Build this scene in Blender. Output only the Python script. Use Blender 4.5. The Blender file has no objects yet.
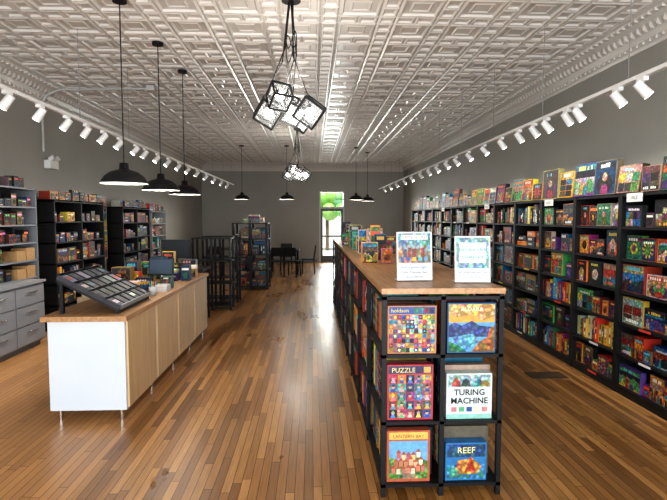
import bpy, math, random
from mathutils import Vector, Matrix, Euler
R=random.Random(23)
C=bpy.context.scene.collection
H=3.8; XL=-4.2; XR=3.55; YF=-2.6; YB=19.0

# ---------------- materials ----------------
def newmat(name):
    m=bpy.data.materials.new(name); m.use_nodes=True
    nt=m.node_tree; b=nt.nodes['Principled BSDF']
    return m,nt,b
def L(nt,a,b): nt.links.new(a,b)
def attrmat(name,rough=.4,metal=0,noise=.0,scale=20,spec=.5):
    m,nt,b=newmat(name)
    a=nt.nodes.new('ShaderNodeAttribute'); a.attribute_name='Col'
    out=a.outputs['Color']
    if noise>0:
        tc=nt.nodes.new('ShaderNodeTexCoord')
        n=nt.nodes.new('ShaderNodeTexNoise'); n.inputs['Scale'].default_value=scale; n.inputs['Detail'].default_value=3
        L(nt,tc.outputs['Object'],n.inputs['Vector'])
        mx=nt.nodes.new('ShaderNodeMix'); mx.data_type='RGBA'; mx.blend_type='OVERLAY'; mx.inputs[0].default_value=noise
        L(nt,out,mx.inputs[6]); L(nt,n.outputs['Fac'],mx.inputs[7]); out=mx.outputs[2]
    L(nt,out,b.inputs['Base Color'])
    b.inputs['Roughness'].default_value=rough; b.inputs['Metallic'].default_value=metal
    b.inputs['Specular IOR Level'].default_value=spec
    return m
def emis(name,col,s):
    m,nt,b=newmat(name)
    b.inputs['Base Color'].default_value=(*col,1)
    b.inputs['Emission Color'].default_value=(*col,1); b.inputs['Emission Strength'].default_value=s
    return m
PAINT=attrmat('paint',.45,noise=.06,scale=6)
PRINT=attrmat('printed_card',.45,noise=.4,scale=30,spec=.35)
def artmat():
    m,nt,b=newmat('illustrated_box_art')
    a=nt.nodes.new('ShaderNodeAttribute'); a.attribute_name='Col'
    tc=nt.nodes.new('ShaderNodeTexCoord')
    n=nt.nodes.new('ShaderNodeTexNoise'); n.inputs['Scale'].default_value=24; n.inputs['Detail'].default_value=5; n.inputs['Roughness'].default_value=.65; n.inputs['Distortion'].default_value=1.2
    L(nt,tc.outputs['Object'],n.inputs['Vector'])
    bc=nt.nodes.new('ShaderNodeBrightContrast'); bc.inputs['Contrast'].default_value=1.3; L(nt,n.outputs['Color'],bc.inputs['Color'])
    mx=nt.nodes.new('ShaderNodeMix'); mx.data_type='RGBA'; mx.blend_type='OVERLAY'; mx.inputs[0].default_value=.85; mx.clamp_result=True
    L(nt,a.outputs['Color'],mx.inputs[6]); L(nt,bc.outputs[0],mx.inputs[7])
    v=nt.nodes.new('ShaderNodeTexVoronoi'); v.inputs['Scale'].default_value=38; L(nt,tc.outputs['Object'],v.inputs['Vector'])
    mr=nt.nodes.new('ShaderNodeMapRange'); mr.inputs['From Min'].default_value=.15; mr.inputs['From Max'].default_value=.6; mr.inputs['To Min'].default_value=1.2; mr.inputs['To Max'].default_value=.3
    L(nt,v.outputs['Distance'],mr.inputs['Value'])
    m2=nt.nodes.new('ShaderNodeMix'); m2.data_type='RGBA'; m2.blend_type='MULTIPLY'; m2.inputs[0].default_value=.85
    L(nt,mx.outputs[2],m2.inputs[6]); L(nt,mr.outputs[0],m2.inputs[7])
    L(nt,m2.outputs[2],b.inputs['Base Color']); b.inputs['Roughness'].default_value=.42; b.inputs['Specular IOR Level'].default_value=.35
    return m
ART=artmat()
METAL=attrmat('powder_coat_metal',.5,metal=0,noise=.1,scale=30,spec=.3)
CHROME=attrmat('chrome',.15,metal=1)
BULB=emis('bulb_glow',(1,.97,.9),14)
SPOTF=emis('spot_lens',(1,.98,.93),16)
def glassmat():
    m,nt,b=newmat('lantern_glass')
    b.inputs['Base Color'].default_value=(.9,.93,.95,1); b.inputs['Roughness'].default_value=.03; b.inputs['Alpha'].default_value=.14
    return m
GLASS=glassmat()
def woodmat(name,c1,c2,axis='Y'):
    m,nt,b=newmat(name)
    tc=nt.nodes.new('ShaderNodeTexCoord'); mp=nt.nodes.new('ShaderNodeMapping')
    mp.inputs['Scale'].default_value={'Y':(22,1.5,22),'Z':(22,22,1.5),'X':(1.5,22,22)}[axis]
    n=nt.nodes.new('ShaderNodeTexNoise'); n.inputs['Scale'].default_value=1.6; n.inputs['Detail'].default_value=5; n.inputs['Distortion'].default_value=.4
    r=nt.nodes.new('ShaderNodeValToRGB'); r.color_ramp.elements[0].position=.3; r.color_ramp.elements[1].position=.72
    r.color_ramp.elements[0].color=(*c1,1); r.color_ramp.elements[1].color=(*c2,1)
    L(nt,tc.outputs['Object'],mp.inputs[0]); L(nt,mp.outputs[0],n.inputs['Vector']); L(nt,n.outputs['Fac'],r.inputs[0]); L(nt,r.outputs[0],b.inputs['Base Color'])
    b.inputs['Roughness'].default_value=.4
    return m
WOODTOP=woodmat('butcher_block',(.30,.15,.06),(.48,.28,.13))
WOODDOOR=woodmat('birch_veneer',(.52,.35,.18),(.66,.47,.27),'Z')

def floormat():
    m,nt,b=newmat('hardwood_boards')
    N=nt.nodes.new
    def math_(op,a=None,bb=None,va=None,vb=None):
        n=N('ShaderNodeMath'); n.operation=op
        if a is not None: L(nt,a,n.inputs[0])
        elif va is not None: n.inputs[0].default_value=va
        if bb is not None: L(nt,bb,n.inputs[1])
        elif vb is not None: n.inputs[1].default_value=vb
        return n.outputs[0]
    tc=N('ShaderNodeTexCoord'); sx=N('ShaderNodeSeparateXYZ'); L(nt,tc.outputs['Object'],sx.inputs[0])
    X=sx.outputs[0]; Y=sx.outputs[1]
    u=math_('DIVIDE',X,vb=.058); row=math_('FLOOR',u); fr=math_('FRACT',u)
    w=N('ShaderNodeTexWhiteNoise'); w.noise_dimensions='1D'; L(nt,row,w.inputs['W'])
    t=math_('ADD',math_('DIVIDE',Y,vb=1.1),math_('MULTIPLY',w.outputs['Value'],vb=9.))
    seg=math_('FLOOR',t); fs=math_('FRACT',t)
    cx=N('ShaderNodeCombineXYZ'); L(nt,row,cx.inputs[0]); L(nt,seg,cx.inputs[1])
    w2=N('ShaderNodeTexWhiteNoise'); w2.noise_dimensions='2D'; L(nt,cx.outputs[0],w2.inputs['Vector'])
    ramp=N('ShaderNodeValToRGB'); e=ramp.color_ramp.elements
    e[0].color=(.165,.072,.02,1); e[1].color=(.47,.245,.08,1); x=e.new(.45); x.color=(.30,.142,.042,1)
    L(nt,w2.outputs['Value'],ramp.inputs[0])
    mp=N('ShaderNodeMapping'); mp.inputs['Scale'].default_value=(60,2.5,1); L(nt,tc.outputs['Object'],mp.inputs[0])
    n=N('ShaderNodeTexNoise'); n.inputs['Scale'].default_value=1.5; n.inputs['Detail'].default_value=5; L(nt,mp.outputs[0],n.inputs['Vector'])
    mx=N('ShaderNodeMix'); mx.data_type='RGBA'; mx.blend_type='OVERLAY'; mx.inputs[0].default_value=.5
    L(nt,ramp.outputs[0],mx.inputs[6]); L(nt,n.outputs['Fac'],mx.inputs[7])
    mp2=N('ShaderNodeMapping'); mp2.inputs['Scale'].default_value=(1.6,.6,1); L(nt,tc.outputs['Object'],mp2.inputs[0])
    n2=N('ShaderNodeTexNoise'); n2.inputs['Scale'].default_value=1.1; n2.inputs['Detail'].default_value=6; L(nt,mp2.outputs[0],n2.inputs['Vector'])
    wr=N('ShaderNodeMapRange'); wr.inputs['From Min'].default_value=.5; wr.inputs['From Max'].default_value=.75; wr.inputs['To Max'].default_value=.4; L(nt,n2.outputs['Fac'],wr.inputs['Value'])
    mw=N('ShaderNodeMix'); mw.data_type='RGBA'; mw.inputs[7].default_value=(.46,.27,.12,1); L(nt,wr.outputs[0],mw.inputs[0]); L(nt,mx.outputs[2],mw.inputs[6])
    left=math_('LESS_THAN',X,vb=-1.5)
    mx2=N('ShaderNodeMix'); mx2.data_type='RGBA'; mx2.inputs[7].default_value=(.55,.29,.125,1)
    L(nt,math_('MULTIPLY',left,vb=.6),mx2.inputs[0]); L(nt,mw.outputs[2],mx2.inputs[6])
    gap=math_('MAXIMUM',math_('LESS_THAN',fr,vb=.07),math_('LESS_THAN',fs,vb=.004))
    mx3=N('ShaderNodeMix'); mx3.data_type='RGBA'; mx3.blend_type='MULTIPLY'; mx3.inputs[7].default_value=(.14,.1,.08,1)
    L(nt,gap,mx3.inputs[0]); L(nt,mx2.outputs[2],mx3.inputs[6])
    L(nt,mx3.outputs[2],b.inputs['Base Color'])
    rr=N('ShaderNodeMapRange'); rr.inputs['From Min'].default_value=.3; rr.inputs['From Max'].default_value=.7; rr.inputs['To Min'].default_value=.24; rr.inputs['To Max'].default_value=.42
    L(nt,n2.outputs['Fac'],rr.inputs['Value']); L(nt,rr.outputs[0],b.inputs['Roughness'])
    bp=N('ShaderNodeBump'); bp.inputs['Strength'].default_value=.25; bp.inputs['Distance'].default_value=.004
    L(nt,math_('ADD',math_('MULTIPLY',w2.outputs['Value'],vb=.5),n.outputs['Fac']),bp.inputs['Height']); L(nt,bp.outputs[0],b.inputs['Normal'])
    return m
FLOOR=floormat()
def wallmat(name,c):
    m,nt,b=newmat(name)
    tc=nt.nodes.new('ShaderNodeTexCoord'); n=nt.nodes.new('ShaderNodeTexNoise'); n.inputs['Scale'].default_value=1.2; n.inputs['Detail'].default_value=6
    L(nt,tc.outputs['Object'],n.inputs['Vector'])
    r=nt.nodes.new('ShaderNodeValToRGB'); r.color_ramp.elements[0].color=(*[k*.9 for k in c],1); r.color_ramp.elements[1].color=(*[k*1.1 for k in c],1)
    L(nt,n.outputs['Fac'],r.inputs[0]); L(nt,r.outputs[0],b.inputs['Base Color'])
    n3=nt.nodes.new('ShaderNodeTexNoise'); n3.inputs['Scale'].default_value=90
    L(nt,tc.outputs['Object'],n3.inputs['Vector'])
    bp=nt.nodes.new('ShaderNodeBump'); bp.inputs['Strength'].default_value=.15; bp.inputs['Distance'].default_value=.002
    L(nt,n3.outputs['Fac'],bp.inputs['Height']); L(nt,bp.outputs[0],b.inputs['Normal'])
    b.inputs['Roughness'].default_value=.6
    return m
WALL=wallmat('grey_wall_paint',(.325,.315,.285))
TIN=wallmat('tin_ceiling_paint',(.62,.59,.55)); TIN.node_tree.nodes['Principled BSDF'].inputs['Roughness'].default_value=.27

# ---------------- mesh builder ----------------
class MB:
    def __init__(s): s.v=[];s.f=[];s.c=[];s.m=[];s.sm=[];s.mats=[]
    def mi(s,m):
        if m not in s.mats: s.mats.append(m)
        return s.mats.index(m)
    def face(s,pts,col,mat,smooth=False):
        i=len(s.v); s.v+= [tuple(p) for p in pts]; s.f.append(tuple(range(i,i+len(pts)))); s.c.append(col); s.m.append(s.mi(mat)); s.sm.append(smooth)
    def raw(s,vs,fs,col,mat,smooth=False):
        i=len(s.v); s.v+=[tuple(p) for p in vs]; k=s.mi(mat)
        for f in fs: s.f.append(tuple(i+j for j in f)); s.c.append(col); s.m.append(k); s.sm.append(smooth)
    def box(s,x0,x1,y0,y1,z0,z1,col,mat=None):
        mat=mat or PAINT
        vs=[(x0,y0,z0),(x1,y0,z0),(x1,y1,z0),(x0,y1,z0),(x0,y0,z1),(x1,y0,z1),(x1,y1,z1),(x0,y1,z1)]
        s.raw(vs,[(0,3,2,1),(4,5,6,7),(0,1,5,4),(1,2,6,5),(2,3,7,6),(3,0,4,7)],col,mat)
    def obox(s,o,u,v,n,w,h,d,col,mat=None):
        mat=mat or PRINT
        o=Vector(o);A=[o,o+u*w,o+u*w+v*h,o+v*h]; B=[p-n*d for p in A]
        s.raw(A+B,[(0,1,2,3),(5,4,7,6),(4,0,3,7),(1,5,6,2),(3,2,6,7),(4,5,1,0)],col,mat)
    def rod(s,p0,p1,r,col,mat=None,n=8,r1=None):
        mat=mat or METAL; r1=r if r1 is None else r1
        p0=Vector(p0);p1=Vector(p1);d=(p1-p0).normalized(); a=d.orthogonal().normalized(); b=d.cross(a)
        vs=[];
        for p,rr in((p0,r),(p1,r1)):
            for k in range(n):
                t=2*math.pi*k/n; vs.append(p+(a*math.cos(t)+b*math.sin(t))*rr)
        s.raw(vs,[(k,(k+1)%n,n+(k+1)%n,n+k) for k in range(n)],col,mat,True)
        s.raw(vs[:n],[tuple(range(n-1,-1,-1))],col,mat); s.raw(vs[n:],[tuple(range(n))],col,mat)
    def lathe(s,c,prof,col,mat,n=28):
        vs=[]
        for r,z in prof:
            for k in range(n):
                t=2*math.pi*k/n; vs.append((c[0]+r*math.cos(t),c[1]+r*math.sin(t),c[2]+z))
        fs=[]
        for i in range(len(prof)-1):
            for k in range(n): fs.append((i*n+k,i*n+(k+1)%n,(i+1)*n+(k+1)%n,(i+1)*n+k))
        s.raw(vs,fs,col,mat,True)
    def sphere(s,c,r,col,mat,n=10):
        s.lathe(c,[(max(1e-4,r*math.sin(math.pi*i/8)),-r*math.cos(math.pi*i/8)) for i in range(9)],col,mat,n)
    def text(s,txt,o,u,v,size,col,mat=None,off=.003,bold=0):
        cu=bpy.data.curves.new('t','FONT'); cu.body=txt; cu.size=size; cu.align_x='CENTER'; cu.offset=bold; cu.resolution_u=2
        ob=bpy.data.objects.new('t',cu); C.objects.link(ob); bpy.context.view_layer.update()
        me=bpy.data.meshes.new_from_object(ob.evaluated_get(bpy.context.evaluated_depsgraph_get()))
        o=Vector(o)+u.cross(v)*off
        s.raw([o+u*q.co.x+v*q.co.y for q in me.vertices],[tuple(p.vertices) for p in me.polygons],col,mat or PAINT)
        bpy.data.objects.remove(ob); bpy.data.meshes.remove(me)
    def build(s,name,parent=None):
        me=bpy.data.meshes.new(name); me.from_pydata(s.v,[],s.f)
        for m in s.mats: me.materials.append(m)
        me.polygons.foreach_set('material_index',s.m); me.polygons.foreach_set('use_smooth',s.sm)
        at=me.color_attributes.new('Col','FLOAT_COLOR','CORNER')
        buf=[]
        for f,c in zip(s.f,s.c): buf+=[c[0],c[1],c[2],1.]*len(f)
        at.data.foreach_set('color',buf); me.update()
        ob=bpy.data.objects.new(name,me); C.objects.link(ob)
        if parent: ob.parent=parent
        return ob
def empty(name,loc=(0,0,0)):
    e=bpy.data.objects.new(name,None); C.objects.link(e); return e
X_=Vector((1,0,0));Y_=Vector((0,1,0));Z_=Vector((0,0,1))
FR_L=(Y_,Z_,X_)      # faces +X
FR_R=(-Y_,Z_,-X_)    # faces -X
FR_F=(X_,Z_,-Y_)     # faces camera
BLK=(.008,.008,.009)
PAL=[(.02,.03,.06),(.03,.025,.02),(.3,.03,.02),(.5,.05,.025),(.5,.15,.03),(.6,.3,.04),(.65,.45,.06),(.02,.12,.26),(.03,.22,.36),(.02,.16,.09),(.08,.2,.04),(.45,.44,.38),(.09,.04,.16),(.25,.04,.12),(.08,.05,.03),(.2,.1,.04),(.01,.05,.12),(.4,.28,.16),(.03,.03,.03),(.14,.1,.07),(.02,.02,.03),(.01,.01,.012)]
VIV=[(.55,.05,.02),(.7,.22,.03),(.8,.5,.05),(.03,.25,.45),(.7,.66,.55),(.08,.32,.1),(.35,.04,.02),(.03,.03,.05),(.5,.32,.15),(.02,.02,.02),(.1,.04,.2)]
DARK=[(.02,.02,.025),(.03,.03,.05),(.08,.02,.02),(.03,.05,.07),(.08,.06,.05),(.14,.13,.12),(.25,.03,.02),(.02,.06,.13),(.015,.015,.015),(.02,.02,.02),(.3,.15,.04)]
LITE=[(.7,.67,.58),(.8,.6,.1),(.75,.75,.72),(.8,.35,.06),(.1,.42,.5),(.7,.1,.05),(.7,.67,.6)]
def jit(c,a=.25): return tuple(max(.004,min(.9,k*(1+R.uniform(-a,a)))) for k in c)
def cover(mb,o,fr,w,h,pal=PAL):
    u,v,n=fr; o=Vector(o)
    def q(x0,x1,y0,y1,col,d,mat=ART):
        mb.face([o+u*(w*x)+v*(h*y)+n*d for x,y in((x0,y0),(x1,y0),(x1,y1),(x0,y1))],col,mat)
    def pg(pts,col,d): mb.face([o+u*(w*x)+v*(h*y)+n*d for x,y in pts],col,ART)
    def el(cx,cy,rx,ry,col,d,k=9,ph=0):
        pg([(cx+rx*math.cos(6.283*i/k+ph),cy+ry*math.sin(6.283*i/k+ph)) for i in range(k)],col,d)
    dk=pal is DARK
    a,b,c,e=[jit(R.choice(pal)) for _ in range(4)]; l=jit(R.choice(LITE),.1)
    if dk: l=tuple(k*R.choice((.3,.6,1)) for k in l)
    if w<.12:
        q(.05,.95,.05,.95,a,.0005); q(.1,.9,.68,.82,l,.001,PRINT); el(.5,.35,.3,.22,b,.001,6); return
    st=R.choice((0,0,1,2,3)); B=PAL if not dk else DARK
    q(.02,.98,.02,.98,a,.0004)
    if st==0:
        y=.98
        for k in range(3):
            y2=y-R.uniform(.15,.3); q(.02,.98,.02,y2,jit(R.choice(B)),.0006+.0001*k); y=y2
        pts=[(.02,.1)]+[(.02+.96*i/6,R.uniform(.25,.6)) for i in range(7)]+[(.98,.1)]; pg(pts,e,.0011)
        for k in range(R.randint(2,4)):
            x=.2+.6*k/3; hh=R.uniform(.25,.45); cc=jit(R.choice(B)); pg([(x-.09,.04),(x+.09,.04),(x+.06,hh),(x-.06,hh)],cc,.0014+.0001*k); el(x,hh+.06,.055,.06,jit((.5,.3,.2)),.002,7)
    elif st==1:
        k=9; m=(R.uniform(.4,.6),R.uniform(.35,.5))
        for i in range(k):
            t=6.283*i/k; pg([m,(m[0]+.42*math.cos(t),m[1]+.36*math.sin(t)),(m[0]+.42*math.cos(t+.35),m[1]+.36*math.sin(t+.35))],b,.0008)
        el(m[0],m[1],.24,.24,c,.0012,10); el(m[0],m[1]+.02,.13,.15,e,.0016,6,R.random()); 
    elif st==2:
        nn=R.randint(2,4); mm=R.randint(2,3)
        for i in range(nn):
            for j in range(mm): q(.06+.88*i/nn,.06+.88*(i+.93)/nn,.05+.68*j/mm,.05+.68*(j+.93)/mm,jit(R.choice(B)),.0008)
    else:
        el(.5,.3,.4,.3,b,.0008,8); el(.5,.36,.24,.32,c,.0012,9); el(.5,.52,.12,.13,jit((.5,.3,.2)),.0016,9); pg([(.3,.04),(.7,.04),(.62,.3),(.38,.3)],e,.0018)
    ty=R.choice((.76,.78,.08,.8)); bh=R.uniform(.09,.15)
    if R.random()<.6: q(.05,.95,ty-.02,ty+bh+.02,R.choice(((.02,.02,.03),a,e)),.0021)
    k=R.randint(4,9); x=R.uniform(.1,.28); s=(1-2*x)/k
    for i in range(k):
        if R.random()<.88: q(x+s*i,x+s*(i+.7),ty,ty+bh*R.choice((1,1,.8)),l,.0025,PRINT)
def gamebox(mb,o,fr,w,h,d,pal=PAL):
    c=jit(R.choice(pal)); mb.obox(o,*fr,w,h,d,c); cover(mb,o,fr,w,h,pal)
def fill(mb,o,fr,length,maxh,depth,style,pal=PAL,dense=1):
    u,v,n=fr; o=Vector(o); t=.01
    while t<length-.04:
        if style=='mix': st=R.choice(('face','face','face','spine','stack'))
        else: st=style
        if R.random()>dense: t+=R.uniform(.05,.16); continue
        if st=='face':
            w=min(R.choice((.1,.13,.18,.2,.24,.28,.31))*R.uniform(.92,1.08),length-t-.005)
            if w<.08:break
            h=min(maxh*R.uniform(.66,.98),w*R.uniform(1.0,1.7)); k=R.choice((1,2,3)); dd=.055
            gamebox(mb,o+u*t-n*R.uniform(.008,.04),fr,w,h,min(depth-.06,dd*k),pal); t+=w+R.choice((.004,.01,.025))
        elif st=='spine':
            for i in range(R.randint(4,8)):
                w=R.uniform(.025,.08)
                if t+w>length: break
                h=maxh*R.uniform(.6,.95); c=jit(R.choice(pal)); p=o+u*t-n*R.uniform(.01,.05)
                mb.obox(p,*fr,w*.94,h,depth-.07,c)
                l=jit(R.choice(LITE)); yy=.12
                if pal is DARK: l=tuple(k*.5 for k in l)
                while yy<.8:
                    y2=yy+R.uniform(.04,.3); mb.face([p+u*(w*x)+v*(h*y)+n*.001 for x,y in((.25,yy),(.7,yy),(.7,y2),(.25,y2))],R.choice((l,jit(R.choice(pal)))),PRINT); yy=y2+.04
                t+=w
            if t+.05>length: break
        elif st=='stack':
            w=min(R.uniform(.22,.3),length-t-.005)
            if w<.1:break
            z=0; top=maxh*R.uniform(.4,.97)
            while True:
                hh=R.uniform(.04,.08)
                if z+hh>top: break
                c=jit(R.choice(pal)); p=o+u*(t+R.uniform(0,.01))+v*z-n*R.uniform(.01,.03)
                mb.obox(p,*fr,w*.95,hh*.96,depth-.05,c)
                l=jit(R.choice(LITE)); 
                for k in range(5): mb.face([p+u*(w*x)+v*(hh*y)+n*.001 for x,y in((.15+.1*k,.3),(.22+.1*k,.3),(.22+.1*k,.7),(.15+.1*k,.7))],l,PRINT)
                z+=hh
            t+=w+.01
        elif st=='small':
            w=R.uniform(.07,.15)
            if t+w>length:break
            h=min(maxh*.92,R.uniform(.09,.18)); gamebox(mb,o+u*t-n*R.uniform(.01,.06),fr,w,h,min(.12,depth-.07),pal); t+=w+R.choice((.002,.01,.03))

# ---------------- room shell ----------------
def shell(name,mat,*boxes,col=(.3,.3,.3)):
    mb=MB()
    for b in boxes: mb.box(*b,col,mat)
    return mb.build(name)
shell('floor',FLOOR,(XL-.1,XR+.1,YF,YB+.1,-.1,0))
shell('wall_left',WALL,(XL-.15,XL,YF,YB+.15,0,H+.1))
shell('wall_right',WALL,(XR,XR+.15,YF,YB+.15,0,H+.1))
DX0,DX1,DH=.28,1.25,2.75
shell('wall_back',WALL,(XL,DX0,YB,YB+.15,0,H),(DX1,XR,YB,YB+.15,0,H),(DX0,DX1,YB,YB+.15,DH,H))
shell('wall_front',WALL,(XL,-3.7,YF-.15,YF,0,H),(3.1,XR,YF-.15,YF,0,H),(-3.7,3.1,YF-.15,YF,0,.5),(-3.7,3.1,YF-.15,YF,3.1,H),(-.4,-.2,YF-.15,YF,.5,3.1))
mb=MB(); mb.box(XL-.1,XR+.1,YF-.15,YB+.15,H+.03,H+.12,(.5,.5,.5),TIN)
def cell(x0,x1,y0,y1,prof):
    vs=[]
    fs=[]
    for ins,z in prof:
        vs+=[(x0+ins,y0+ins,H+z),(x1-ins,y0+ins,H+z),(x1-ins,y1-ins,H+z),(x0+ins,y1-ins,H+z)]
    for i in range(len(prof)-1):
        for k in range(4): fs.append((i*4+k,(i+1)*4+k,(i+1)*4+(k+1)%4,i*4+(k+1)%4))
    j=(len(prof)-1)*4; fs.append((j+3,j+2,j+1,j))
    mb.raw(vs,fs,(.5,.5,.5),TIN)
P1=[(0,-.0),(.008,-.005),(.022,-.015),(.036,-.015),(.048,0.008),(.105,.008),(.115,-.003),(.125,-.003),(.135,.006)]
P2=[(0,-.0),(.007,-.004),(.02,-.013),(.03,-.013),(.04,.006)]
T=.6; nx=int(round((XR-XL-.5)/T)); T=(XR-XL-.5)/nx; a_=T*.7
for i in range(nx):
    for j in range(int((YB-YF-.3)/T)+1):
        x0=XL+.25+i*T; y0=YF+.1+j*T
        if y0+T>YB: continue
        cell(x0,x0+a_,y0,y0+a_,P1)
        hm=a_/2
        for k in (0,1):
            cell(x0+a_,x0+T,y0+k*hm,y0+(k+1)*hm,P2); cell(x0+k*hm,x0+(k+1)*hm,y0+a_,y0+T,P2)
        cell(x0+a_,x0+T,y0+a_,y0+T,P2)
mb.build('ceiling')
def crown(name,side):
    mb=MB(); prof=[(0,-.30),(.02,-.30),(.03,-.27),(.03,-.24),(.05,-.22),(.07,-.16),(.11,-.10),(.17,-.06),(.21,-.05),(.22,-.03),(.25,-.02),(.26,0.02)]
    def pt(d,z,t):
        if side=='l': return (XL+d,t,H+z)
        if side=='r': return (XR-d,t,H+z)
        return (t,YB-d,H+z)
    a,b=(YF,YB) if side!='b' else (XL,XR)
    for i in range(len(prof)-1):
        (d0,z0),(d1,z1)=prof[i],prof[i+1]
        mb.face([pt(d0,z0,a),pt(d1,z1,a),pt(d1,z1,b),pt(d0,z0,b)],(.5,.5,.5),TIN)
    t=a+.05
    while t<b-.08:
        for (d0,z0,d1,z1,w) in((.04,-.255,.052,-.215,.035),(.078,-.165,.125,-.085,.06),(.18,-.068,.225,-.035,.035)):
            vs=[pt(d0,z0,t),pt(d0,z0,t+w),pt(d1,z1,t+w),pt(d1,z1,t)]
            cx=pt((d0+d1)/2+.014,(z0+z1)/2-.014,t+w/2)
            mb.raw(vs+[cx],[(0,1,4),(1,2,4),(2,3,4),(3,0,4)],(.5,.5,.5),TIN)
        t+=.1
    mb.build(name)
crown('trim_1','l'); crown('trim_2','r'); crown('trim_3','b')
def base(name,*b):
    mb=MB(); mb.box(*b,(.2,.2,.19)); mb.build(name)
base('baseboard_left',XL,XL+.02,YF,YB,0,.14); base('baseboard_right',XR-.02,XR,YF,YB,0,.14); base('baseboard_back',XL+.02,DX0-.08,YB-.02,YB,0,.14)
mb=MB(); W=(.55,.55,.53)
for b in ((DX0,DX0+.05,YB-.01,YB+.14,0,DH),(DX1-.05,DX1,YB-.01,YB+.14,0,DH),(DX0+.05,DX1-.05,YB-.01,YB+.14,DH-.05,DH),(DX0+.05,DX1-.05,YB+.04,YB+.12,2.08,2.15)):
    mb.box(*b,W)
G=(.08,.08,.08)
for b in ((DX0+.05,DX0+.13,YB+.06,YB+.1,0,2.08),(DX1-.13,DX1-.05,YB+.06,YB+.1,0,2.08),(DX0+.13,DX1-.13,YB+.06,YB+.1,0,.25),(DX0+.13,DX1-.13,YB+.06,YB+.1,1.98,2.08),(DX0+.13,DX1-.13,YB+.06,YB+.1,.98,1.04)):
    mb.box(*b,G)
mb.rod((DX1-.09,YB+.03,1.0),(DX1-.09,YB+.03,1.12),.012,(.6,.6,.6),CHROME)
mb.build('door_1')
mb=MB()
for xx in (-3.7,-2.1,-.4,-.2,1.4,3.05): mb.box(xx,xx+.05,YF-.1,YF-.04,.5,3.1,(.05,.05,.05))
mb.box(-3.7,3.1,YF-.1,YF-.04,2.4,2.45,(.05,.05,.05)); mb.build('window_1')
mb=MB(); mb.box(-12,12,YB+.16,YB+16,-.12,-.02,(.62,.62,.58)); mb.build('ground_outside_back')
mb=MB(); mb.box(-9,11,YB+12,YB+12.3,0,5.5,(.8,.8,.77)); mb.box(-9,11,YB+11.9,YB+12,2.2,2.5,(.6,.6,.6)); mb.build('neighbouring_building')
mb=MB()
for i in range(170):
    c=(R.uniform(-5,7),YB+R.uniform(6,8),R.uniform(2.0,3.9)); mb.sphere(c,R.uniform(.25,.5),jit((.3,.52,.15),.4),PAINT,7)
for i in range(5): mb.rod((-4+i*2.4,YB+7,0),(-4+i*2.4,YB+7,2.4),.09,(.15,.1,.06),PAINT)
mb.build('tree_row')
mb=MB(); mb.box(-12,12,YF-14,YF-.16,-.12,-.02,(.4,.4,.4)); mb.build('sidewalk_outside')

# ---------------- right wall shelving ----------------
SX=3.0; S0=3.0; NB=14; BW=.83; ST=1.95
mb=MB(); g=MB()
S1=S0+NB*BW
mb.box(SX+.44,SX+.46,S0,S1,0,ST,BLK,METAL); mb.box(SX,SX+.44,S0,S1,0,.06,BLK,METAL)
for i in range(NB+1):
    y=S0+i*BW; mb.box(SX-.005,SX+.44,y-.03,y+.03,0,ST,BLK,METAL)
zs=[.08,.395,.705,1.015,1.325,1.635]
for z in zs+[ST]: mb.box(SX,SX+.44,S0,S1,z-.025,z,BLK,METAL)
mb.build('display_shelf')
for i in range(NB):
    y1=S0+(i+1)*BW-.03
    for k,z in enumerate(zs):
        st=R.choice(('face','face','face','mix','face','spine')) 
        pal=R.choice((PAL,PAL,PAL,VIV,DARK+VIV,PAL+VIV))
        fill(g,(SX+.012,y1,z+.001),FR_R,BW-.06,.28,.38,st,pal,.95)
        if R.random()<.4:
            g.obox((SX-.006,y1-.1-R.random()*.3,z-.022),*FR_R,.16,.022,.002,R.choice(((.6,.05,.03),(.7,.7,.7),(.65,.5,.05))))
g.build('board_games')
g=MB(); t=S1-.05
while t>S0+.35:
    w=R.uniform(.24,.42); h=w*R.uniform(.76,1.05); h=min(h,.37)
    if R.random()<.85: 
        tilt=R.uniform(.03,.15); v=Vector((math.sin(tilt),0,math.cos(tilt))); u=-Y_; n=u.cross(v)
        pal=R.choice((PAL,VIV,PAL)); c=jit(R.choice(pal)); o=Vector((SX+.06,t,ST+.014)); g.obox(o,u,v,n,w,h,.07,c); cover(g,o,(u,v,n),w,h,pal)
    else:
        fill(g,(SX+.03,t,ST+.004),FR_R,w,.34,.36,'stack',VIV)
    t-=w+R.uniform(.005,.03)
g.build('oversize_board_games')
mb=MB()
for y,tx in ((4.35,'SALE'),(6.0,'NEW'),(8.2,'FAMILY'),(11,'PARTY')):
    o=Vector((SX-.014,y+.2,1.87)); mb.obox(o,*FR_R,.22,.08,.005,(.65,.65,.62),PAINT); mb.text(tx,o+FR_R[0]*.11+Z_*.022,*FR_R[:2],.05,(.05,.05,.05))
mb.build('shelf_sign')
mb=MB(); mb.box(2.35,2.75,5.05,5.25,0.001,.008,(.05,.035,.02))
for i in range(13): mb.box(2.37+i*.029,2.385+i*.029,5.07,5.23,.008,.012,(.12,.08,.05),METAL)
mb.build('floor_vent')

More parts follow.
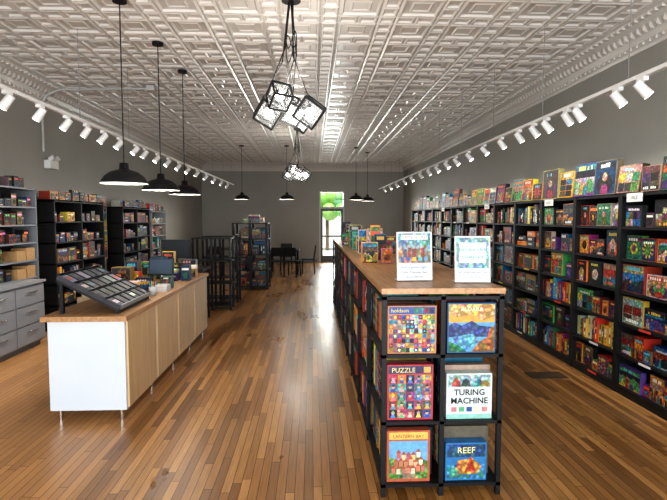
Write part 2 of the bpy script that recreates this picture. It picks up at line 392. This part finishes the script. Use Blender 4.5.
# ---------------- centre display rack ----------------
cx0,cx1,cy0,cy1=.42,1.165,2.9,9.9; TZ=1.297
mb=MB(); ps=.028
levels=[.08,.475,.89]
nb=9; bl=(cy1-cy0)/nb
for i in range(nb+1):
    y=cy0+i*bl-(ps if i==nb else 0)
    for xx in (cx0,(cx0+cx1)/2-ps/2,cx1-ps): mb.box(xx,xx+ps,y,y+ps,0,TZ-.035,BLK,METAL)
    for z in levels+[TZ-.05]: mb.box(cx0,cx1,y,y+ps,z-.02,z,BLK,METAL)
for z in levels+[TZ-.05]:
    for xx in (cx0,cx1-ps): mb.box(xx,xx+ps,cy0,cy1,z-.02,z,BLK,METAL)
for z in levels: mb.box(cx0+ps,cx1-ps,cy0+ps,cy1-ps,z-.018,z-.004,BLK,METAL)
mb.box(cx0-.005,cx1+.005,cy0-.005,cy1,TZ-.034,TZ,(1,1,1),WOODTOP)
mb.build('display_rack')
g=MB(); mid=(cx0+cx1)/2
def fb(x0,y,z,w,h,d,c): g.obox((x0,y,z),*FR_F,w,h,d,c); return Vector((x0,y-.0012,z))
def quad(o,x0,x1,y0,y1,c,d=.0,mat=None): g.face([o+Vector((x,-d,y)) for x,y in((x0,y0),(x1,y0),(x1,y1),(x0,y1))],c,mat or PRINT)
def poly(o,pts,c,d=0,mat=None): g.face([o+Vector((x,-d,y)) for x,y in pts],c,mat or PRINT)
BR=[(.5,.06,.05),(.65,.35,.04),(.08,.25,.45),(.08,.35,.16),(.65,.52,.08),(.3,.08,.25),(.04,.09,.28),(.5,.2,.22),(.06,.38,.42),(.5,.48,.4),(.03,.03,.05)]
Lx=cx0+ps+.01; Rx=mid+ps/2+.02
o=fb(Lx,cy0+.03,.891,.30,.295,.055,(.45,.2,.1))
for i in range(11):
    for j in range(8):
        a=.008+i*.0258; b=.008+j*.029; quad(o,a,a+.0245,b,b+.0275,jit(R.choice(BR),.4),.0003,ART)
        if R.random()<.6: k=R.choice((3,4,6)); poly(o,[(a+.012+.010*math.cos(6.283*q/k+i),b+.014+.010*math.sin(6.283*q/k+i)) for q in range(k)],jit(R.choice(BR+LITE),.3),.0008)
quad(o,.008,.292,.244,.288,(.04,.08,.25),.001); g.text('holdson',o+Vector((.075,0,.256)),X_,Z_,.034,(.75,.6,.1),PRINT,.003); 
for i in range(4): quad(o,.16+i*.032,.186+i*.032,.25,.282,jit(R.choice(BR)),.0016,ART)
o=fb(Lx,cy0+.03,.476,.285,.345,.055,(.4,.05,.06)); quad(o,.008,.277,.29,.337,(.05,.04,.1),.0004)
g.text('PUZZLE',o+Vector((.1,0,.298)),X_,Z_,.042,(.7,.6,.2),PRINT,.002); quad(o,.225,.268,.295,.332,(.6,.3,.08),.001)
for i in range(5):
    for j in range(5):
        a=.012+i*.0528; b=.012+j*.0545; quad(o,a,a+.049,b,b+.051,jit(R.choice(BR),.4),.0004,ART)
        c=jit(R.choice(BR),.4); poly(o,[(a+.008,b+.002),(a+.041,b+.002),(a+.032,b+.022),(a+.017,b+.022)],c,.0007); poly(o,[(a+.0245+.011*math.cos(q),b+.031+.013*math.sin(q)) for q in range(6)],jit((.5,.32,.22),.3),.001); poly(o,[(a+.012,b+.034),(a+.037,b+.034),(a+.0245,b+.049)],jit(R.choice(BR+DARK)),.0012)
o=fb(Lx,cy0+.03,.081,.27,.325,.055,(.4,.1,.05)); quad(o,.015,.255,.02,.26,(.14,.34,.55))
poly(o,[(.015,.02),(.255,.02),(.255,.13),(.17,.17),(.08,.13),(.015,.16)],(.14,.32,.08),.0005,ART)
poly(o,[(.1,.02),(.2,.02),(.16,.08),(.2,.13),(.15,.13),(.11,.08)],(.5,.42,.25),.0008,ART) 
for r in range(3):
    for i in range(7-r):
        a=.03+r*.016+i*.031; b=.045+r*.045+R.uniform(0,.02); quad(o,a,a+.024,b,b+.035,jit(R.choice(((.6,.55,.45),(.5,.22,.1),(.6,.45,.2),(.4,.14,.1)))),.0014-.0001*r); poly(o,[(a-.004,b+.035),(a+.028,b+.035),(a+.012,b+.058)],(.35,.07,.04),.0015-.0001*r)
quad(o,.015,.255,.27,.315,(.6,.42,.1),.0006); g.text('LANTERN BAY',o+Vector((.135,0,.28)),X_,Z_,.03,(.3,.04,.04),PRINT,.002)
o=fb(Rx,cy0+.03,.891,.30,.31,.07,(.04,.1,.2)); quad(o,.008,.292,.008,.302,(.1,.3,.5))
quad(o,.008,.292,.19,.302,(.7,.3,.06),.0004); poly(o,[(.008,.25),(.06,.22),(.15,.24),(.22,.2),(.292,.23),(.292,.302),(.008,.302)],(.75,.45,.15),.0006,ART)
poly(o,[(.008,.10),(.292,.10),(.292,.16),(.2,.17),(.15,.2),(.09,.17),(.04,.19),(.008,.17)],(.06,.1,.3),.0008,ART)
poly(o,[(.1,.008),(.2,.07),(.16,.12),(.03,.1),(.008,.05),(.008,.008)],(.15,.42,.62),.0009,ART)
poly(o,[(.15,.008),(.292,.008),(.292,.17),(.26,.15),(.25,.1),(.2,.07)],(.42,.17,.05),.001,ART); poly(o,[(.008,.008),(.12,.008),(.08,.04),(.04,.06),(.008,.07)],(.04,.2,.1),.0011,ART)
g.text('ALDARA',o+Vector((.15,0,.26)),X_,Z_,.036,(.8,.76,.6),PRINT,.002)
o=fb(Rx,cy0+.03,.476,.285,.285,.07,(.6,.66,.63)); quad(o,.0,.285,0,.03,(.25,.5,.43),.0003); quad(o,.01,.275,.2,.277,(.4,.6,.55),.0003,ART)
for i in range(5): quad(o,.03+i*.048,.065+i*.048,.045,.075,R.choice(BR),.0006)
g.text('TURING',o+Vector((.143,0,.15)),X_,Z_,.053,(.02,.03,.03),PRINT,.002,bold=.0012); g.text('MACHINE',o+Vector((.143,0,.097)),X_,Z_,.053,(.02,.03,.03),PRINT,.002,bold=.0012)
for i,(px_,c) in enumerate(((.06,(.6,.12,.08)),(.12,(.08,.08,.1)),(.2,(.1,.35,.32)),(.24,(.6,.35,.1)))):
    poly(o,[(px_-.03,.205),(px_+.03,.205),(px_+.024,.235),(px_,.268-.008*i),(px_-.02,.24)],c,.0006+.0002*i,ART)
o=fb(Rx,cy0+.03,.081,.26,.24,.07,(.03,.16,.36)); quad(o,.01,.25,.01,.1,(.08,.35,.5),.0003,ART); quad(o,.01,.25,.15,.23,(.04,.12,.3),.0003,ART); poly(o,[(.05,.04),(.2,.04),(.23,.09),(.17,.14),(.08,.13)],(.7,.36,.08),.0006,ART); poly(o,[(.12,.05),(.19,.06),(.16,.16)],(.65,.1,.05),.0008,ART); poly(o,[(.03,.02),(.1,.02),(.07,.08)],(.1,.4,.2),.001,ART)
g.text('REEF',o+Vector((.13,0,.175)),X_,Z_,.055,(.8,.7,.2),PRINT,.002)
for (xx,ww) in ((Lx,.29),(Rx,.29)):
    for z,h in ((.891,.27),(.476,.31),(.081,.3)):
        y=cy0+.11
        while y<cy0+bl-.1:
            hh=h*R.uniform(.88,1.1); c=jit(R.choice(PAL+LITE)); g.obox((xx+R.uniform(-.004,.012),y,z),*FR_F,ww,hh,.05,c)
            for q in range(4): g.face([Vector((xx-.0052,y+.012+.026*(q%2),z+.05+.055*q)),Vector((xx-.0052,y+.028+.01*(q%2),z+.05+.055*q)),Vector((xx-.0052,y+.028+.01*(q%2),z+.09+.055*q)),Vector((xx-.0052,y+.012+.01*(q%2),z+.09+.055*q))],jit(R.choice(LITE)),PRINT)
            y+=.062
for i in range(1,nb):
    y0=cy0+i*bl+ps
    for z in levels:
        fill(g,(cx0+.012,y0+bl-ps-.01,z+.001),FR_R,bl-ps-.02,.34,.34,R.choice(('face','spine','mix','mix')),PAL+LITE+VIV+VIV)
        fill(g,(cx1-.012,y0,z+.001),FR_L,bl-ps-.02,.34,.34,R.choice(('face','spine','mix')),PAL)
g.build('puzzle_boxes')
def sign(name,x0,y,w,h,kind,rz=0):
    g=MB(); tilt=.1; u=Vector((math.cos(rz),math.sin(rz),0)); n0=u.cross(Z_); v=(Z_*math.cos(tilt)-n0*math.sin(tilt)); n=u.cross(v)
    o=Vector((x0,y,TZ+.006)); g.obox(o,u,v,n,w,h,.006,(.6,.63,.65),PAINT)
    g.obox(o-n*.007-n0*.08+Z_*.0,u,Z_,n0,w,.005,-.08,(.7,.7,.7),PAINT)
    def q(a,b,c,d,col,e,m=PRINT): g.face([o+u*(w*x)+v*(h*y2)+n*e for x,y2 in((a,c),(b,c),(b,d),(a,d))],col,m)
    def tx(t,fx,fy,s,col): g.text(t,o+u*(w*fx)+v*(h*fy),u,v,s,col,PAINT,.003)
    if kind==0:
        q(.04,.96,.36,.97,(.2,.38,.46),.001,ART); q(.04,.96,.36,.6,(.38,.24,.14),.0014,ART)
        for i in range(7):
            a=.06+i*.125; t=.62+R.uniform(0,.08); q(a,a+.1,.48,t,R.choice(((.4,.1,.06),(.4,.3,.22),(.08,.1,.16),(.5,.38,.16))),.0018,ART); q(a+.025,a+.075,t,t+.06,(.45,.3,.21),.0018)
        for i in range(5): q(.1+i*.17,.2+i*.17,.4,.48,R.choice(BR),.002)
        q(.12,.88,.84,.94,(.65,.65,.6),.002); tx('GAME NIGHT',.5,.86,.03,(.1,.1,.1))
        tx('Board game nights',.5,.25,.026,(.06,.1,.25)); tx('Every Thursday 6pm',.5,.15,.022,(.05,.05,.05)); tx('all are welcome',.5,.06,.018,(.1,.1,.1))
    else:
        q(.04,.96,.3,.97,(.28,.5,.52),.001,ART); q(.12,.88,.42,.86,(.5,.62,.58),.0014); tx('Join our club',.5,.68,.034,(.03,.12,.15)); tx('Loyalty card',.5,.52,.028,(.03,.12,.15))
        tx('earn points with every visit',.5,.2,.017,(.1,.1,.1)); tx('ask at the counter',.5,.1,.017,(.1,.1,.1))
    g.build(name)
sign('tabletop_sign',.565,3.22,.24,.325,0,.05); sign('tabletop_sign',.925,3.12,.23,.3,1,-.05)
g=MB()
for i in range(6):
    g.obox((.80+i*.005,3.95+i*.05,TZ+.002),*FR_F,.18,.27-.01*i,.03,jit(R.choice(PAL)))
cover(g,(.80,3.949,TZ+.002),FR_F,.18,.27)
y=4.5
while y<9.7:
    xx=R.choice((.46,.55,.62,.75)); w=R.uniform(.1,.2); h=R.uniform(.15,.38)
    c=R.choice(BR+LITE+PAL); o=(xx,y,TZ+.002); g.obox(o,*FR_F,w,h,R.uniform(.03,.08),jit(c)); cover(g,o,FR_F,w,h,VIV)
    if R.random()<.6:
        o=(xx+w+.04,y+.05,TZ+.002); h2=h*.7; g.obox(o,*FR_F,w*.7,h2,.04,jit(R.choice(BR))); cover(g,o,FR_F,w*.7,h2,VIV)
    y+=R.uniform(.2,.36)
g.build('display_books')

# ---------------- counter ----------------
kx0,kx1,ky0,ky1=-2.2,-1.57,4.12,7.3
mb=MB(); WH=(.58,.63,.68)
mb.box(kx0,kx1,ky0,ky1,.1,.86,WH)
mb.box(kx0-.04,kx1+.03,ky0-.035,ky1+.02,.862,.905,(1,1,1),WOODTOP)
n=4; pw=(ky1-ky0-.02)/n
for i in range(n):
    y=ky0+.03+i*pw; mb.box(kx1,kx1+.016,y,y+pw-.06,.115,.855,(1,1,1),WOODDOOR)
for yy in [ky0+.05+i*(ky1-ky0-.1)/4 for i in range(5)]:
    for xx in (kx0+.06,kx1-.06):
        mb.rod((xx,yy,0),(xx,yy,.1),.018,(.7,.7,.7),CHROME,10,.022)
mb.build('service_counter')
mb=MB(); cz=.907
a=Vector((-1.64,4.2,cz+.03)); u=Y_; v=Vector((-.5,0,.26)).normalized(); n=u.cross(v)
LW,LH=.78,.58
mb.obox(a,u,v,n,LW,LH,.02,(.01,.01,.012),METAL)
for r in range(5):
    p=a+v*(r*LH/4.0) if r<4 else a+v*LH
    mb.obox(p+n*.05,u,v,n,LW,.006,.05,(.02,.02,.025) if r else (.35,.37,.4),METAL)
for cidx in range(7):
    p=a+u*(cidx*LW/6); mb.obox(p+n*.04,u,v,n,.005,LH,.04,(.04,.04,.045),METAL)
for r in range(4):
    for cidx in range(6):
        p=a+v*(r*LH/4+.018)+u*(cidx*LW/6+.014); cc=jit(R.choice([(.012,.012,.015),(.02,.02,.03),(.02,.02,.025),(.02,.02,.025),(.16,.17,.18)]))
        mb.obox(p+n*.035,u,v,n,.1,.115,.033,cc,METAL)
        if R.random()<.6: mb.face([p+n*.0365+u*.1*x+v*.115*y for x,y in((.15,.3),(.85,.3),(.85,.7),(.15,.7))],jit(R.choice([(.02,.02,.03),(.4,.4,.4),(.25,.04,.03),(.05,.09,.18)])),PRINT)
mb.box(-2.14,-2.11,4.21,4.24,cz,cz+.26,BLK,METAL); mb.box(-2.14,-2.11,4.93,4.96,cz,cz+.26,BLK,METAL); mb.box(-1.68,-1.645,4.2,4.98,cz,cz+.02,BLK,METAL)
mb.build('card_display_rack')
g=MB()
items=[(-2.15,5.12,.14,.22,.1),(-1.97,5.14,.14,.1,.16),(-2.16,5.35,.2,.28,.12),(-1.93,5.42,.14,.16,.1),(-2.12,5.6,.16,.2,.12),(-1.74,5.68,.12,.14,.1),(-2.2,5.85,.14,.3,.14),(-2.15,6.25,.15,.26,.1),(-1.9,6.35,.16,.1,.18),(-1.7,6.4,.11,.2,.1),(-2.15,6.6,.2,.3,.1),(-1.9,6.7,.12,.2,.1),(-1.72,6.75,.13,.12,.1),(-2.1,6.95,.16,.34,.1),(-1.85,7.0,.2,.22,.12)]
for (xx,yy,w,h,d) in items:
    o=(xx,yy,cz); pp=R.choice((PAL,VIV,DARK)); g.obox(o,*FR_F,w,h,d,jit(R.choice(pp))); cover(g,o,FR_F,w,h,pp)
    if h<.13:
        for k in range(3): g.obox((xx+R.uniform(0,.02),yy+.01,cz+h+k*.015),*FR_F,w*.9,.014,d*.9,jit(R.choice(LITE)))
g.build('counter_merchandise')
mb=MB()
mb.box(-1.96,-1.72,5.95,6.13,cz,cz+.02,(.03,.03,.03)); mb.rod((-1.84,6.05,cz+.02),(-1.84,6.07,cz+.2),.02,(.5,.5,.52),CHROME,12)
mb.obox((-1.99,6.0,cz+.12),X_,Vector((0,.3,.95)).normalized(),Vector((0,-.95,.3)).normalized(),.3,.21,.02,(.01,.01,.012),METAL)
mb.obox((-1.975,6.0,cz+.135),X_,Vector((0,.3,.95)).normalized(),Vector((0,-.95,.3)).normalized(),.27,.18,-.002,(.03,.05,.08),METAL)
mb.build('cash_register')
mb=MB()
mb.lathe((-1.68,5.2,cz),[(.001,.0),(.035,0),(.04,.09),(.037,.09),(.033,.01),(.001,.01)],(.5,.5,.5),PAINT,16)
for i in range(6):
    t=i*1.05; mb.rod((-1.68+.015*math.cos(t),5.2+.015*math.sin(t),cz+.012),(-1.68+.035*math.cos(t),5.2+.035*math.sin(t),cz+.15),.004,jit(R.choice(BR)),PAINT,6)
mb.build('pen_cup')
g=MB()
for i in range(6): g.box(-1.74+R.uniform(-.01,.01),-1.6,5.42,5.58,cz+i*.012,cz+i*.012+.011,jit((.6,.6,.57),.1))
g.build('flyer_stack')

# ---------------- left wall fixtures ----------------
LX=XL+.03
mb=MB(); GR=(.17,.18,.195)
y0,y1=4.2,6.8
mb.box(LX,-3.67,y0,y1,.08,.86,GR); mb.box(LX,-3.72,y0+.02,y1-.02,0,.08,(.1,.1,.1)); mb.box(LX,-3.63,y0-.01,y1+.01,.86,.89,(.26,.27,.29))
nd=4; dw=(y1-y0)/nd
for i in range(nd):
    for k in range(3):
        za=.1+k*.25; ya=y0+i*dw+.012
        mb.box(-3.67,-3.652,ya,ya+dw-.024,za,za+.235,(.21,.22,.24)); mb.rod((-3.632,ya+dw*.3,za+.16),(-3.632,ya+dw*.66,za+.16),.007,(.6,.6,.6),CHROME)
        for q in (.3,.66): mb.rod((-3.652,ya+dw*q,za+.16),(-3.63,ya+dw*q,za+.16),.005,(.6,.6,.6),CHROME,6)
mb.build('drawer_cabinet')
mb=MB(); g=MB(); zsl=[.91,1.15,1.39,1.63,1.87]; SG=(.17,.18,.195)
mb.box(LX,LX+.02,y0,7.0,.9,2.12,(.05,.052,.055))
for z in zsl+[2.12]: mb.box(LX,-3.82,y0,7.0,z-.02 if z>.92 else .892,z,SG)
for yy in (y0,5.13,6.06,6.98): mb.box(LX,-3.82,yy,yy+.02,.892,2.12,SG)
mb.box(LX,-3.82,6.98,7.0,0,.9,SG); mb.build('miniatures_shelf')
for ya in (y0+.02,5.15,6.08):
    for z in zsl:
        x_end=.89
        if ya>6 and z<1.2: x_end=.4; 
        fill(g,(-3.84,ya,z+.001),FR_L,x_end,.2,.3,'small',DARK,.9)
    fill(g,(-3.86,ya,2.122),FR_L,.85,.16,.25,'small',DARK,.8)
for z in (.912,1.152):
    for k in range(2): g.obox((-3.835,6.52+k*.22,z),*FR_L,.2,.13+.03*k,.2,(.36,.22,.1)); 
g.build('miniature_packs')
def bookshelf(ya,yb,top,col,nz,pal,xf=-3.84,bays=2,nm='book_shelf',gn='hobby_games'):
    mb=MB(); g=MB(); mb.box(LX,LX+.02,ya,yb,0,top,col,METAL)
    for i in range(bays+1):
        yy=ya+i*(yb-ya-.03)/bays; mb.box(LX,xf,yy,yy+.03,0,top,col,METAL)
    for k in range(nz+1):
        z=.08+k*(top-.1)/nz; mb.box(LX,xf,ya,yb,z-.02,z,col,METAL)
        if k<nz:
            for i in range(bays):
                yy=ya+i*(yb-ya-.03)/bays+.03; fill(g,(xf-.01,yy,z+.001),FR_L,(yb-ya-.03)/bays-.035,(top-.1)/nz-.03,.3,R.choice(('small','mix','face')),pal,.92)
    fill(g,(xf-.03,ya+.02,top+.002),FR_L,yb-ya-.04,.18,.26,'face',pal,.8)
    mb.build(nm); g.build(gn)
bookshelf(7.5,9.25,2.0,BLK,6,DARK+PAL[:8])
bookshelf(10.15,11.8,1.95,BLK,6,DARK+PAL)
bookshelf(11.95,13.1,1.9,(.3,.31,.32),6,PAL+LITE,bays=1)
mb=MB(); mb.box(LX-.02,-4.12,9.35,10.05,.9,2.15,(.4,.4,.38))
for i in range(3):
    for k in range(4):
        fr=FR_L; o=Vector((-4.118,9.38+i*.222,.93+k*.3)); mb.obox(o,*fr,.205,.28,.002,jit(R.choice(PAL+LITE+[(.5,.1,.05),(.6,.2,.1)]))); cover(mb,o,fr,.205,.28,VIV)
mb.build('poster_board')
mb=MB()
mb.box(-3.6,-3.05,7.6,8.1,0,.5,(.4,.3,.2)); mb.box(-3.55,-3.1,7.65,8.05,.5,.75,(.5,.38,.22)); mb.box(-3.35,-3.3,7.6,8.1,.0,.501,(.55,.45,.3)); mb.build('cardboard_box')
mb=MB(); mb.box(-2.75,-1.75,7.9,8.5,.86,.9,(.03,.03,.03),METAL)
for xx in (-2.73,-1.8):
    for yy in (7.92,8.45): mb.box(xx,xx+.03,yy,yy+.03,0,.86,BLK,METAL)
mb.box(-2.73,-1.77,8.46,8.48,.35,.84,(.03,.03,.03)); mb.build('work_desk')
mb=MB(); mb.box(-2.45,-2.07,8.18,8.36,.902,.912,BLK); mb.rod((-2.26,8.27,.91),(-2.26,8.27,1.1),.015,BLK); mb.box(-2.5,-2.02,8.22,8.25,1.05,1.36,(.01,.01,.012),METAL); mb.box(-2.485,-2.035,8.216,8.22,1.065,1.345,(.012,.015,.02),METAL); mb.build('computer_monitor')

# ---------------- black racks further back ----------------
def rack(x0,x1,y0,y1,top,nz,name='metal_rack',bays=2,games=False,bays_y=1,p=.03,dark=False):
    mb=MB()
    xsn=[x0+i*(x1-x0-p)/bays for i in range(bays+1)]
    ysn=[y0+i*(y1-y0-p)/bays_y for i in range(bays_y+1)]
    for xx in xsn:
        for yy in ysn: mb.box(xx,xx+p,yy,yy+p,0,top,BLK,METAL)
    for k in range(nz+1):
        z=.1+k*(top-.1)/nz; mb.box(x0,x1,y0,y1,z-.022,z,BLK,METAL)
    mb.build(name)
    if games:
        g=MB()
        for k in range(nz):
            z=.1+k*(top-.1)/nz
            for i in range(bays):
                fill(g,(xsn[i]+p+.002,y0+.03,z+.001),FR_F,(x1-x0)/bays-p-.006,(top-.1)/nz-.03,.3,R.choice(('face','mix','face')),PAL+DARK+DARK,.85)
                fill(g,(xsn[i]+p+.002+(x1-x0)/bays-p-.006,y1-.02,z+.001),(-X_,Z_,Y_),(x1-x0)/bays-p-.006,(top-.1)/nz-.03,.28,R.choice(('face','mix')),PAL+DARK)
        g.build('boxed_games')
rack(-2.22,-1.5,9.1,9.5,1.35,3,p=.04); rack(-2.22,-1.5,9.95,10.35,1.35,3,p=.04)
rack(-1.9,-1.05,11.7,12.4,1.6,4,games=True,p=.06,name='display_tower')
g=MB(); fill(g,(-1.65,11.8,1.602),FR_F,.5,.3,.3,'face',BR+LITE); g.build('display_books')

def chair(x,y,rot,name='cafe_chair'):
    mb=MB(); M=Matrix.Translation((x,y,0))@Matrix.Rotation(rot,4,'Z'); 
    def rb(p,q,r=.018): mb.rod(M@Vector(p),M@Vector(q),r,BLK)
    for sx in(-.19,.19):
        rb((sx,-.19,0),(sx*.9,-.17,.44)); rb((sx,.2,0),(sx*.9,.17,.44)); rb((sx*.9,.17,.44),(sx*.9,.23,.87))
    def slab(pts,dz):
        vs=[M@Vector(p) for p in pts]+[M@(Vector(p)+Vector(dz)) for p in pts]
        mb.raw(vs,[(0,3,2,1),(4,5,6,7),(0,1,5,4),(1,2,6,5),(2,3,7,6),(3,0,4,7)],BLK,METAL)
    slab(((-.2,-.2,.44),(.2,-.2,.44),(.18,.19,.44),(-.18,.19,.44)),(0,0,.03))
    slab(((-.17,.205,.62),(.17,.205,.62),(.17,.225,.87),(-.17,.225,.87)),(0,.018,0)); mb.build(name)
def table(x,y,w=.8,l=.8):
    mb=MB(); mb.box(x-w/2,x+w/2,y-l/2,y+l/2,.72,.75,(.03,.03,.03),METAL)
    for sx in(-1,1):
        for sy in(-1,1): mb.rod((x+sx*(w/2-.05),y+sy*(l/2-.05),0),(x+sx*(w/2-.05),y+sy*(l/2-.05),.72),.02,BLK)
    mb.build('game_table')
table(-.85,15.2,.9,.9); chair(-1.05,14.3,math.pi+.3); chair(-1.6,15.2,math.pi/2); chair(-.12,15.2,-math.pi/2); chair(-.85,16.1,0); chair(-.58,14.3,math.pi-.3)
table(-2.9,15.8); chair(-2.9,15.0,math.pi); chair(-2.25,15.8,-math.pi/2)

# ---------------- lighting fixtures ----------------
def pt(name,loc,w,col=(1,.95,.87),r=.05,parent=None):
    l=bpy.data.lights.new(name,'POINT'); l.energy=w; l.color=col; l.shadow_soft_size=r
    o=bpy.data.objects.new(name,l); o.location=loc; C.objects.link(o)
    if parent: o.parent=parent
def pendant(x,y,z,r=.22):
    e=empty('pendant_lamp'); mb=MB()
    out=[(.02,.2),(.04,.195),(.045,.14),(.07,.13),(.13,.11),(.18,.07),(.213,.02),(r,0)]
    mb.lathe((x,y,z),out,BLK,METAL)
    mb.lathe((x,y,z),[(r,0),(.205,.015),(.172,.062),(.12,.1),(.04,.12),(.001,.121)],(.5,.5,.48),PAINT)
    mb.rod((x,y,z+.19),(x,y,H-.03),.006,BLK,n=6); mb.rod((x,y,H-.05),(x,y,H-.02),.065,BLK,n=16)
    mb.build('shade',e); b=MB(); b.sphere((x,y,z+.055),.032,(1,1,1),BULB); b.build('bulb',e)
    pt('lamp_light',(x,y,z-.02),9,parent=e)
for y in (4.85,6.0,7.1): pendant(-1.81,y,2.05)
for x,y in ((-2.0,14.2),(-.72,14.2),(1.3,14.5),(1.75,15.5)): pendant(x,y,2.25)
def chandelier(x,y,zc,cubes,w):
    e=empty('cage_chandelier'); mb=MB(); b=MB(); gl=MB()
    mb.rod((x,y,H-.055),(x,y,H-.02),.09,BLK,n=20)
    for i,(dx,dy,dz,rx,ry,rz,s) in enumerate(cubes):
        c=Vector((x+dx,y+dy,zc+dz)); M=Matrix.Translation(c)@Euler((rx,ry,rz)).to_matrix().to_4x4(); h=s/2
        cr=[M@Vector((a*h,bb*h,cc*h)) for a in(-1,1) for bb in(-1,1) for cc in(-1,1)]
        for p in range(8):
            for q in range(p+1,8):
                if bin(p^q).count('1')==1: mb.rod(cr[p],cr[q],.012,BLK,n=6)
        for f in ((0,1,3,2),(4,5,7,6),(0,1,5,4),(2,3,7,6)): gl.face([cr[k] for k in f],(1,1,1),GLASS)
        top=max(cr,key=lambda k:k.z)
        mid_=Vector((x+dx*.25+(.03 if i%2 else -.03),y+dy*.25,zc+.45+.03*i))
        mb.rod((x+dx*.1,y+dy*.1,H-.05),mid_,.006,BLK,n=6); mb.rod(mid_,top,.006,BLK,n=6)
        mb.rod(top,c+(top-c)*.25,.005,BLK,n=6); mb.rod(c+(top-c)*.45,c+(top-c)*.2,.02,BLK,n=10)
        b.sphere(c,.042,(1,1,1),BULB)
    pr=None
    for k in range(25):
        t=k/24*6.283*1.5; p=Vector((x+.05*math.cos(t),y+.05*math.sin(t),zc+.5+.1*math.sin(t*2)+.2*k/24))
        if pr: mb.rod(pr,p,.005,BLK,n=5)
        pr=p
    mb.build('cage_frames',e); b.build('bulbs',e); gl.build('glass_panes',e); pt('lamp_light',(x,y,zc-.25),26,parent=e,r=.25); pt('lamp_light',(x,y,zc+.3),w*.4,parent=e,r=.1)
cub=[(-.22,0,-.02,.5,.5,.3,.2),(-.02,.06,.02,.75,.2,.7,.2),(.17,-.02,-.02,.35,.6,.1,.21),(.05,.28,.0,.6,.3,1.,.2),(-.1,-.2,.08,.9,.1,.4,.17)]
chandelier(-.19,4.75,2.74,cub,35); chandelier(-.33,11.5,2.74,cub,35)
def track(x,y0,y1,ys,side,z=2.78):
    e=empty('track_light'); mb=MB(); b=MB(); WT=(.8,.8,.79)
    mb.box(x-.018,x+.018,y0,y1,z,z+.03,WT)
    yy=y0+.4
    while yy<y1: mb.rod((x,yy,z+.03),(x,yy,H-.02),.0035,(.25,.25,.25),n=5); yy+=1.45
    for y in ys:
        d=Vector((side*.62,R.uniform(-.35,.1),-.8)).normalized(); p=Vector((x,y,z-.08))
        mb.box(x-.02,x+.02,y-.045,y+.045,z-.03,z,WT); mb.rod((x,y,z-.03),(x,y,z-.06),.012,WT,PAINT,8)
        a=p-d*.055; q=p+d*.075; mb.rod(a,q,.033,WT,PAINT,14,.039); b.rod(q,q+d*.002,.034,(1,1,1),SPOTF,14)
        l=bpy.data.lights.new('spot','SPOT'); l.energy=20; l.spot_size=1.5; l.spot_blend=.8; l.color=(1,.96,.89); l.shadow_soft_size=.03
        o=bpy.data.objects.new('spot_light',l); o.location=q+d*.02; o.rotation_euler=d.to_track_quat('-Z','Y').to_euler(); C.objects.link(o); o.parent=e
    mb.build('track_and_heads',e); b.build('lenses',e)
track(2.5,2.0,18.3,[2.75,3.2,3.68,3.98,4.58,4.78,5.2,5.5,5.9,6.45,7.1,7.8,8.5,9.1,9.8,10.5,11.3,12.3,13.3,14.5,15.7,17],1)
track(-2.55,2.3,16.2,[3.0,3.5,4.05,4.3,4.8,5.3,5.75,6.2,6.7,7.3,7.7,8.3,8.9,9.6,10.3,11.1,12,13,14,15],-1)
mb=MB(); cc=(.45,.45,.43); pts=[(XL+.03,7.9,2.75),(XL+.03,7.9,3.48),(XL+.09,7.9,3.6),(XL+.3,7.9,3.70),(-2.5,7.9,3.73)]
for a,b in zip(pts,pts[1:]): mb.rod(a,b,.018,cc,n=10)
mb.box(-2.56,-2.44,7.84,7.96,3.69,3.77,cc); mb.build('electrical_conduit')
mb=MB(); mb.box(XL+.003,XL+.1,7.95,8.2,2.5,2.63,(.7,.7,.68))
for yy in (8.0,8.15): mb.rod((XL+.06,yy,2.64),(XL+.13,yy,2.68),.035,(.7,.7,.68),PAINT,12,.04)
mb.build('emergency_light')

# ---------------- lights ----------------
def area(name,loc,rot,sx,sy,w,col):
    l=bpy.data.lights.new(name,'AREA'); l.shape='RECTANGLE'; l.size=sx; l.size_y=sy; l.energy=w; l.color=col
    o=bpy.data.objects.new(name,l); o.location=loc; o.rotation_euler=rot; C.objects.link(o)
area('storefront_daylight',(-.3,YF-.2,1.8),(math.radians(90),0,0),6.8,2.6,490,(.9,.95,1))
area('back_door_daylight',((DX0+DX1)/2,YB+.5,1.5),(math.radians(-90),0,0),1.0,2.6,110,(.95,1,.97))
s=bpy.data.lights.new('sun','SUN'); s.energy=5; s.angle=.02; so=bpy.data.objects.new('sun',s); C.objects.link(so)
so.rotation_euler=Vector((.2,.45,-1)).to_track_quat('-Z','Y').to_euler(); so.location=(0,-20,40)
w=bpy.data.worlds.new('sky'); w.use_nodes=True; bpy.context.scene.world=w
bg=w.node_tree.nodes['Background']; sky=w.node_tree.nodes.new('ShaderNodeTexSky'); sky.sky_type='HOSEK_WILKIE'; sky.turbidity=4
sky.sun_direction=Vector((-.2,-.45,1)).normalized()
w.node_tree.links.new(sky.outputs[0],bg.inputs[0]); bg.inputs[1].default_value=1.5

cam=bpy.data.cameras.new('camera'); co=bpy.data.objects.new('camera',cam); C.objects.link(co)
cam.sensor_width=36; cam.lens=490/667*36; cam.clip_start=.05
co.location=(0,0,1.72); co.rotation_euler=(math.radians(90-3.75),0,math.radians(-2.5))
bpy.context.scene.camera=co
vs_=bpy.context.scene.view_settings
vs_.view_transform='Standard'; vs_.exposure=.42
try: vs_.look='Medium High Contrast'
except Exception: pass
